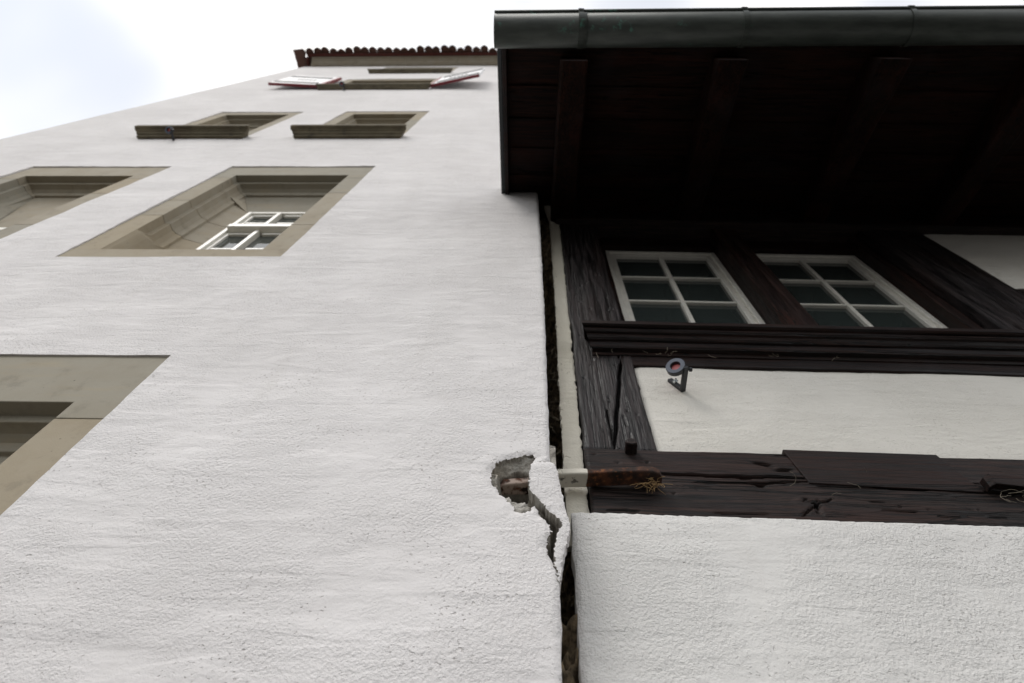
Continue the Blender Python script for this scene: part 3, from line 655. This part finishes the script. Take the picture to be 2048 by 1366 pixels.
gt.loft([[(x, gyx(x)+gr*math.cos(t), gz+gr*math.sin(t)) for t in [math.pi+math.pi*k/20 for k in range(21)]] for x in (-.325, -.3215)])
G = gt.build('gutter', 'copper', HT, 0); G['label'] = 'half round weathered copper gutter'
for p_ in G.data.polygons: p_.use_smooth = len(p_.vertices) == 4
for x in (.125, .99, 1.86, 2.72):
    MB().loft(gut(x, x+.028, gr+.005, gr+.0008)).build('bracket', 'copper', G); 
    MB().box(x, x+.028, gyx(x)-gr-.020, gyx(x)-gr+.012, gz+.001, gz+.022).build('bracket_clip', 'copper', G)
MB().loft(gut(.14, .17, gr+.0022, gr+.0005)).build('solder_seam', 'copper', G)
B('light_block_core', 'core', HT, .16, 4.2, .26, 6, 0, 6.4, bevel=0)  # unseen solid box added behind the facade to block light

# ================================================================== gap fill between the houses
U, V = np.meshgrid(np.linspace(.00, .27, 38), np.linspace(0, 7.2, 720), indexing='ij')
Y = np.maximum(.64-.36*np.clip((V-4.9)/.9, 0, 1)+fbm(U*30, V*14, 5)*.12-.44*np.clip((2.98-V)*5, 0, 1), .15)+fbm(U*70, V*34, 4)*.055
I = np.arange(U.size).reshape(U.shape); mb = MB(); mb.v = [tuple(map(float, q)) for q in zip(U.ravel(), Y.ravel(), V.ravel())]
mb.f = [tuple(map(int, q)) for q in np.stack([I[:-1, :-1], I[1:, :-1], I[1:, 1:], I[:-1, 1:]], -1).reshape(-1, 4)]
o = mb.build('gap_fill', 'dirt', None, smooth=True, fix=False); tag(o, 'dusty brown stuffing and rubble deep in the gap between the houses', 'rubble', kind='stuff')

# ================================================================== iron tie bar
rings = []
for x, y, z, hh, tt in ((-.100, .066, 3.146, .010, .016), (-.085, .062, 3.156, .014, .020), (-.02, .062, 3.166, .014, .022), (.015, .070, 3.18, .014, .022), (.05, .140, 3.30, .015, .026), (.075, .150, 3.318, .0145, .028), (.155, .150, 3.321, .0145, .028), (.175, .148, 3.322, .012, .027), (.28, .146, 3.325, .012, .027), (.335, .146, 3.328, .015, .030), (.366, .147, 3.331, .016, .029), (.385, .150, 3.330, .013, .024), (.393, .156, 3.326, .008, .015)):
    jz, jy = random.uniform(-.0015, .0015), random.uniform(-.0015, .0015)
    rings.append([(x, y+jy-tt*math.copysign(abs(math.cos(t))**.32, math.cos(t)), z+jz+hh*math.copysign(abs(math.sin(t))**.32, math.sin(t))) for t in [2*math.pi*(k+.5)/16 for k in range(16)]])
o = MB().loft(rings).build('iron_tie_bar', 'rust', None, .002)
tag(o, 'rusty iron tie bar running from the broken pocket across the gap onto the beam', 'tie bar')
# straw tuft under the bar
mb = MB()
for k in range(26):
    q = Vector((.355+random.uniform(-.035, .025), .15, 3.300)); pts_ = [q]
    d = Vector((random.uniform(-.4, 1), random.uniform(-.6, .1), random.uniform(-1, .1)))
    for j in range(5): d += Vector((random.uniform(-.7, .7), random.uniform(-.3, .3), random.uniform(-.6, .5))); pts_.append(pts_[-1]+d.normalized()*random.uniform(.005, .011))
    mb.tube(pts_, .0006, 4)
tag(mb.build('straw_tuft', 'straw'), 'tuft of dry straw fibres hanging under the iron tie bar', 'straw')

# ================================================================== survey prisms
def prism_target(label, loc, rz, sc_=1.0, arm=1.0, ax=(-.42, -.86, -.30)):
    e = tag(empty('survey_prism', loc, rz), label, 'survey prism', 'survey prisms fixed to the two facades')
    e.scale = (sc_,)*3
    a = Vector((-.040, 0, .085)).normalized(); n_ = Vector((0, -1, 0)); sdv = a.cross(n_).normalized()
    def bar(p0, p1, u, v, hu, hv): return [[p+u*hu*i+v*hv*j for i, j in ((-1, -1), (1, -1), (1, 1), (-1, 1))] for p in (p0, p1)]
    mb = MB().loft(bar(Vector((0, -.0065, 0))-a*.006, Vector((0, -.0065, 0))+a*.082*arm, sdv, n_, .0095, .0060))
    mb.loft(bar(Vector((0, -.013, 0)), Vector((0, -.102, 0)), sdv, a, .0095, .0062)); br_ = mb.build('bracket', 'black_metal', e, .0012)
    mb = MB(); c0 = Vector((0, -.0126, 0))+a*.047
    hx = lambda c, r_: [c+r_*(math.cos(k*math.pi/3)*a+math.sin(k*math.pi/3)*sdv) for k in range(6)]
    mb.loft([hx(c0, .0095), hx(c0+n_*.009, .0095)]); mb.tube([c0+n_*.008, c0+n_*.016], .0045, 10); mb.build('bolt', 'bolt', e)
    # tilting ring: centre beside the outer end of the arm
    ax = Vector(ax).normalized(); c1 = Vector((-.030, -.088, .022))
    u = ax.orthogonal().normalized(); v = ax.cross(u); N_ = 40
    circ = lambda r_, h_: [c1+ax*h_+r_*(math.cos(2*math.pi*k/N_)*u+math.sin(2*math.pi*k/N_)*v) for k in range(N_)]
    MB().loft([circ(.0345, -.010), circ(.0358, -.009), circ(.0358, .008), circ(.0350, .0088)], False).build('housing', 'black_metal', e)
    rg_ = MB(); rr_ = [circ(.0350, .0088), circ(.0342, .0098), circ(.0200, .0098), circ(.0190, .0092)]
    rg_.loft(rr_, False); rg_.build('ring', 'ring_face', e)
    rg_ = MB(); rg_.loft([circ(.0190, .0092), circ(.0155, -.002)], False); cone = rg_.build('collar', 'black_metal', e)
    rg_ = MB(); rg_.loft([circ(.0345, -.0098), circ(.0345, -.0085), circ(.0160, -.0030), circ(.0156, -.0022)]); rg_.build('reflector', 'lens', e)
    # open the housing front so the collar shows
    kn = Vector((.013, -.090, .002)); MB().loft([[kn+Vector((h_, 0, 0))+r_*(math.cos(t)*Vector((0, 1, 0))+math.sin(t)*Vector((0, 0, 1))) for t in [2*math.pi*k/14 for k in range(14)]] for h_, r_ in ((-.006, .004), (.0, .004), (.001, .008), (.010, .008), (.012, .006))]).build('knob', 'black_metal', e)
    MB().tube([Vector((0, -.098, .003)), c1+(Vector((0, -.098, .003))-c1).normalized()*.029], .0065, 8).build('pivot', 'black_metal', e)
    return e
HTm = Matrix.Translation((.07, .20, 0)) @ Matrix.Rotation(R(1), 4, 'Z')
prism_target('black survey prism with red reflector on the cream panel under the wooden sill', HTm @ Vector((.515, .002, 3.97)), R(1), 1.08)
prism_target('survey prism below the dark sandstone sill of the outer upper window', (-3.66, 0, 8.56), 0, 1.15, 1, (-.1, -.55, -.83))
prism_target('survey prism below the wide sill between the painted shutters', (-3.15, 0, 13.33), 0, 1.2, 1, (-.1, -.55, -.83))

# dusty cobwebs and dead straw caught under the wooden sill, at the strap and in the joint
mb = MB()
def wisp(q, n, L, rad, spread=1.0):
    pts_ = [Vector(q)]; d = Vector((random.uniform(-1, 1), random.uniform(-.3, .1), random.uniform(-.8, .4)))
    for j in range(n): d += Vector((random.uniform(-.8, .8), random.uniform(-.4, .3), random.uniform(-.7, .6)))*spread; pts_.append(pts_[-1]+d.normalized()*L)
    mb.tube(pts_, rad, 4)
for k in range(16): wisp(HTm @ Vector((random.choice((.24, .4, .5, .53, .62, .95, 1.25))+random.uniform(-.05, .05), -.03, 4.235)), 5, random.uniform(.004, .010), .0007)
for k in range(18): wisp(HTm @ Vector((random.uniform(1.33, 1.6), -.045, random.uniform(3.24, 3.33))), 6, random.uniform(.004, .012), .0005)
for k in range(4): wisp(HTm @ Vector((random.uniform(.7, 1.1), -.034, random.uniform(3.2, 3.42))), 7, random.uniform(.004, .012), .00045)
for k in range(40): wisp((.075+random.uniform(-.02, .03), random.uniform(.12, .25), random.uniform(2.4, 6.0)), 5, random.uniform(.004, .011), .0006)
tag(mb.build('cobwebs', 'web'), 'dusty cobweb wisps caught on the dark timbers and in the joint', 'cobweb', kind='stuff')
